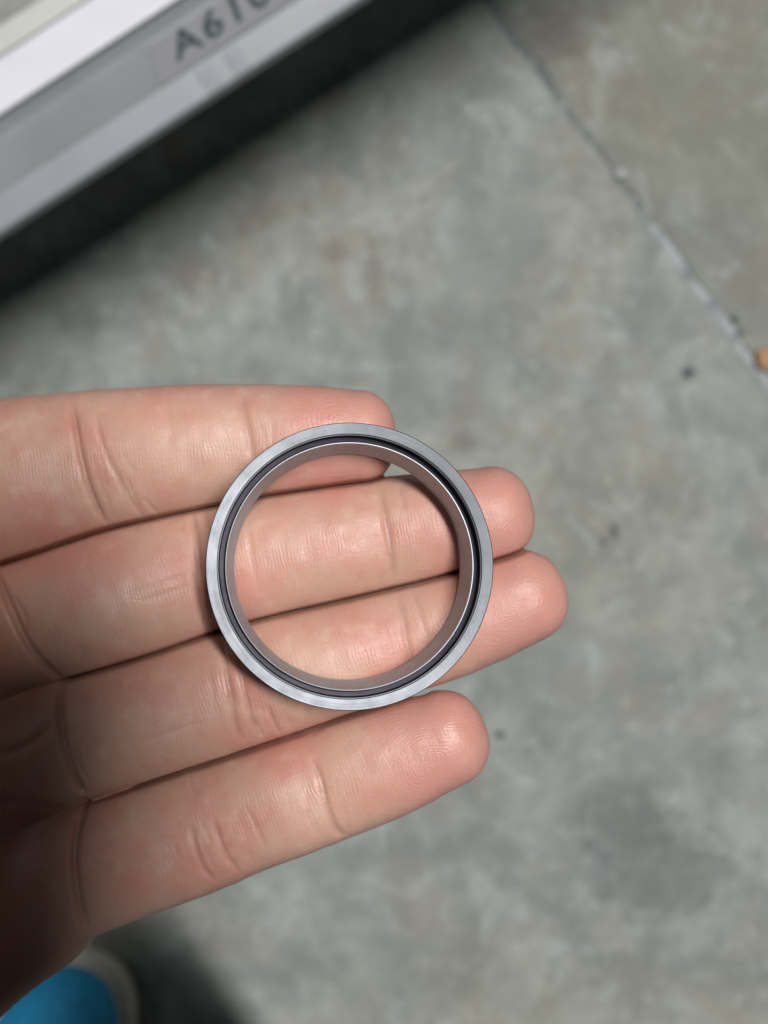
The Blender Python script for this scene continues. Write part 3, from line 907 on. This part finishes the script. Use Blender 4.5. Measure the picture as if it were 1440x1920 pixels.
# the row of vertices along each contact line is moved exactly onto it, then sunk
sel = np.nonzero((np.abs(f2 - f1) < 0.42) & (gate > 0))[0]
pa, pb = w1[sel], w2[sel]; swap = pa > pb; pa, pb = np.where(swap, pb, pa), np.where(swap, pa, pb)
ar = np.arange(len(sel)); Pq = V[sel].copy()
def delta(p):
    ff_ = fields(p); return ff_[pb, ar] - ff_[pa, ar]
for _ in range(3):
    d0 = delta(Pq); e_ = 0.05
    gx_ = (delta(Pq + np.array([e_, 0, 0])) - d0) / e_; gy_ = (delta(Pq + np.array([0, e_, 0])) - d0) / e_
    g2_ = np.maximum(gx_ ** 2 + gy_ ** 2, 0.5)
    mv = np.clip(d0 / g2_, -.2, .2)
    Pq[:, 0] -= gx_ * mv; Pq[:, 1] -= gy_ * mv
V[sel] = Pq
dl = f2 - f1; dl[sel] = np.abs(delta(Pq))
fold = np.exp(-(dl / 0.50) ** 2) * gate
V[:, 2] -= 3.2 * fold
palmm = np.clip((-V[:, 0] - 46 + 0.0 * V[:, 1]) / 12, 0, 1) * np.clip((-V[:, 1] + 4) / 22, 0, 1)
cv = np.zeros(n)
for pts, dep, wd in CREASES:
    pp = np.array([P(a, b, -1) for a, b in pts])
    m_ = (V[:, 0] > pp[:, 0].min() - 3) & (V[:, 0] < pp[:, 0].max() + 3) & (V[:, 1] > pp[:, 1].min() - 3) & (V[:, 1] < pp[:, 1].max() + 3) & (V[:, 2] > -12)
    if not m_.any(): continue
    dd, ee = seg_dist(V[m_, 0], V[m_, 1], pts)
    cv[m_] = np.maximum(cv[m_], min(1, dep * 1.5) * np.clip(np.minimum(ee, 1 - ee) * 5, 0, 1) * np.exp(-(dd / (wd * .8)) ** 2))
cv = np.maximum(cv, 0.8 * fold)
skin = mat_skin()
me = bpy.data.meshes.new('hand')
me.vertices.add(n); me.vertices.foreach_set('co', (V / 1000).astype(np.float32).ravel())
me.loops.add(Q.size); me.loops.foreach_set('vertex_index', Q.ravel().astype(np.int32))
me.polygons.add(len(Q)); me.polygons.foreach_set('loop_start', np.arange(0, Q.size, 4, dtype=np.int32))
me.polygons.foreach_set('loop_total', np.full(len(Q), 4, np.int32))
me.polygons.foreach_set('use_smooth', np.ones(len(Q), bool))
me.update(calc_edges=True); me.validate()
for nm, arr in (('along', along), ('across', across), ('tip', tip), ('crease', cv), ('palm', palmm), ('whorl', whorl)):
    at = me.attributes.new(nm, 'FLOAT', 'POINT'); at.data.foreach_set('value', arr.astype(np.float32))
me.materials.append(skin)
hand = bpy.data.objects.new('hand', me); COL.objects.link(hand); hand.location = (0, 0, Z0)
tag(hand, 'bare left hand, palm up with fingers together, carrying the steel ring', 'hand')
print('HAND verts', n, 'quads', len(Q))

m_nail = mat_plain('fingernail', (0.62, 0.40, 0.34), 0.28, var=0.05, scale=200)
for name in ('index', 'middle', 'ring', 'little'):
    d = FD[name]
    dx, dy = d['x'][-1] - d['x'][-6], d['y'][-1] - d['y'][-6]; L_ = math.hypot(dx, dy); dx /= L_; dy /= L_
    a, bd, zc = d['a'][-1] * 0.92, d['bd'][-1], d['zc'][-1]
    nu, nv = 15, 13
    vs, fs = [], []
    for layer, off in ((0, 0.45), (1, 0.0)):
        for i in range(nv):
            s = -8.5 + (8.5 + d['cap'] * 0.90) * i / (nv - 1)
            for j in range(nu):
                th = (j / (nu - 1) - .5) * 2 * 1.10
                tipq = max(0, s) / d['cap']
                prof = (1 - min(.97, tipq) ** 2.25) ** (1 / 2.25)
                lift = 0.30 + 0.42 * (i / (nv - 1))
                u = (a * max(prof, .5) + off) * math.sin(th) * .86
                wv = -((bd * prof) + off - .2 + lift * .4) * math.cos(th) ** .8
                vs.append(((d['x'][-1] + dx * s - dy * u) / 1000, (d['y'][-1] + dy * s + dx * u) / 1000, (zc + wv) / 1000))
    off_ = nu * nv
    for i in range(nv - 1):
        for j in range(nu - 1):
            q0 = i * nu + j
            fs.append((q0, q0 + nu, q0 + nu + 1, q0 + 1)); fs.append((off_ + q0, off_ + q0 + 1, off_ + q0 + nu + 1, off_ + q0 + nu))
    rim = [j for j in range(nu)] + [i * nu + nu - 1 for i in range(1, nv)] + [(nv - 1) * nu + j for j in range(nu - 2, -1, -1)] + [i * nu for i in range(nv - 2, 0, -1)]
    for i in range(len(rim)):
        p_, q_ = rim[i], rim[(i + 1) % len(rim)]
        fs.append((p_, q_, q_ + off_, p_ + off_))
    link_mesh('fingernail', vs, fs, m_nail, hand)

# ---------------------------------------------------------------- the phone that takes the picture, just above the frame
m_ph = mat_plain('phone_back', (0.03, 0.035, 0.045), 0.25)
m_gl = mat_plain('phone_glass', (0.01, 0.01, 0.012), 0.08)
phone = empty('smartphone', (0, 0, CAMZ))
tag(phone, 'dark smartphone held level above the hand, lens pointing straight down', 'phone')
def round_box(name, x0, x1, y0, y1, z0, z1, r_, mat, parent):
    vs, fs = [], []
    seg = 10; pts = []
    for cx, cy, a0 in ((x1 - r_, y1 - r_, 0), (x0 + r_, y1 - r_, 90), (x0 + r_, y0 + r_, 180), (x1 - r_, y0 + r_, 270)):
        for i in range(seg + 1):
            a = math.radians(a0 + 90 * i / seg)
            pts.append((cx + r_ * math.cos(a), cy + r_ * math.sin(a)))
    n_ = len(pts); e = (z1 - z0) * .25
    mx, my = (x0 + x1) / 2, (y0 + y1) / 2
    def shrink(p, k): return (mx + (p[0] - mx) * (1 - k / (x1 - x0) * 2), my + (p[1] - my) * (1 - k / (y1 - y0) * 2))
    lv = [(z0, e), (z0 + e, 0), (z1 - e, 0), (z1, e)]
    for z, k in lv:
        for p in pts:
            q = shrink(p, k); vs.append((q[0], q[1], z))
    for r__ in range(3):
        for i in range(n_):
            a, b = r__ * n_ + i, r__ * n_ + (i + 1) % n_
            fs.append((a, b, b + n_, a + n_))
    fs.append(tuple(range(n_))[::-1]); fs.append(tuple(range(3 * n_, 4 * n_)))
    return link_mesh(name, vs, fs, mat, parent, smooth=False)
PX1, PY1 = 0.016, 0.030
round_box('body', PX1 - .075, PX1, PY1 - .160, PY1, .004, .012, .010, m_ph, phone)
round_box('camera_module', PX1 - .024, PX1 - .003, PY1 - .050, PY1 - .003, .0022, .0039, .006, m_gl, phone)
round_box('screen', PX1 - .072, PX1 - .003, PY1 - .157, PY1 - .003, .0121, .0128, .008, m_gl, phone)

# ---------------------------------------------------------------- the photographer's bent leg, below the frame, which shades the shoe
gx = np.arange(-0.50, 0.40, 0.008); gy = np.arange(-1.0, -0.12, 0.008); gz = np.arange(0.02, 0.92, 0.008)
LX, LY, LZ = np.meshgrid(gx, gy, gz, indexing='ij')
def limb(p, q, r0, r1):
    p, q = np.array(p, float), np.array(q, float); d_ = q - p
    t = np.clip(((LX - p[0]) * d_[0] + (LY - p[1]) * d_[1] + (LZ - p[2]) * d_[2]) / (d_ @ d_), 0, 1)
    return np.sqrt((LX - p[0] - t * d_[0]) ** 2 + (LY - p[1] - t * d_[1]) ** 2 + (LZ - p[2] - t * d_[2]) ** 2) - (r0 + (r1 - r0) * t)
fl = smin(limb((-0.33, -0.62, 0.10), (-0.085, -0.315, 0.60), 0.050, 0.066), limb((-0.085, -0.315, 0.61), (0.19, -0.66, 0.72), 0.066, 0.092), 0.04)
fl = fl + 0.003 * np.sin(LX * 90 + LY * 40) * np.sin(LZ * 70 + LY * 50)
fl[0], fl[-1], fl[:, 0], fl[:, -1], fl[:, :, 0], fl[:, :, -1] = 1, 1, 1, 1, 1, 1
lv, lq = surface_nets(gx, gy, gz, fl)
m_tr = mat_plain('dark_trousers', (0.03, 0.034, 0.045), 0.9, var=0.2, scale=60, bump=0.001)
leg_o = link_mesh('person', lv, lq, m_tr)
tag(leg_o, 'bent leg in dark trousers rising from the blue shoe below the picture', 'person')
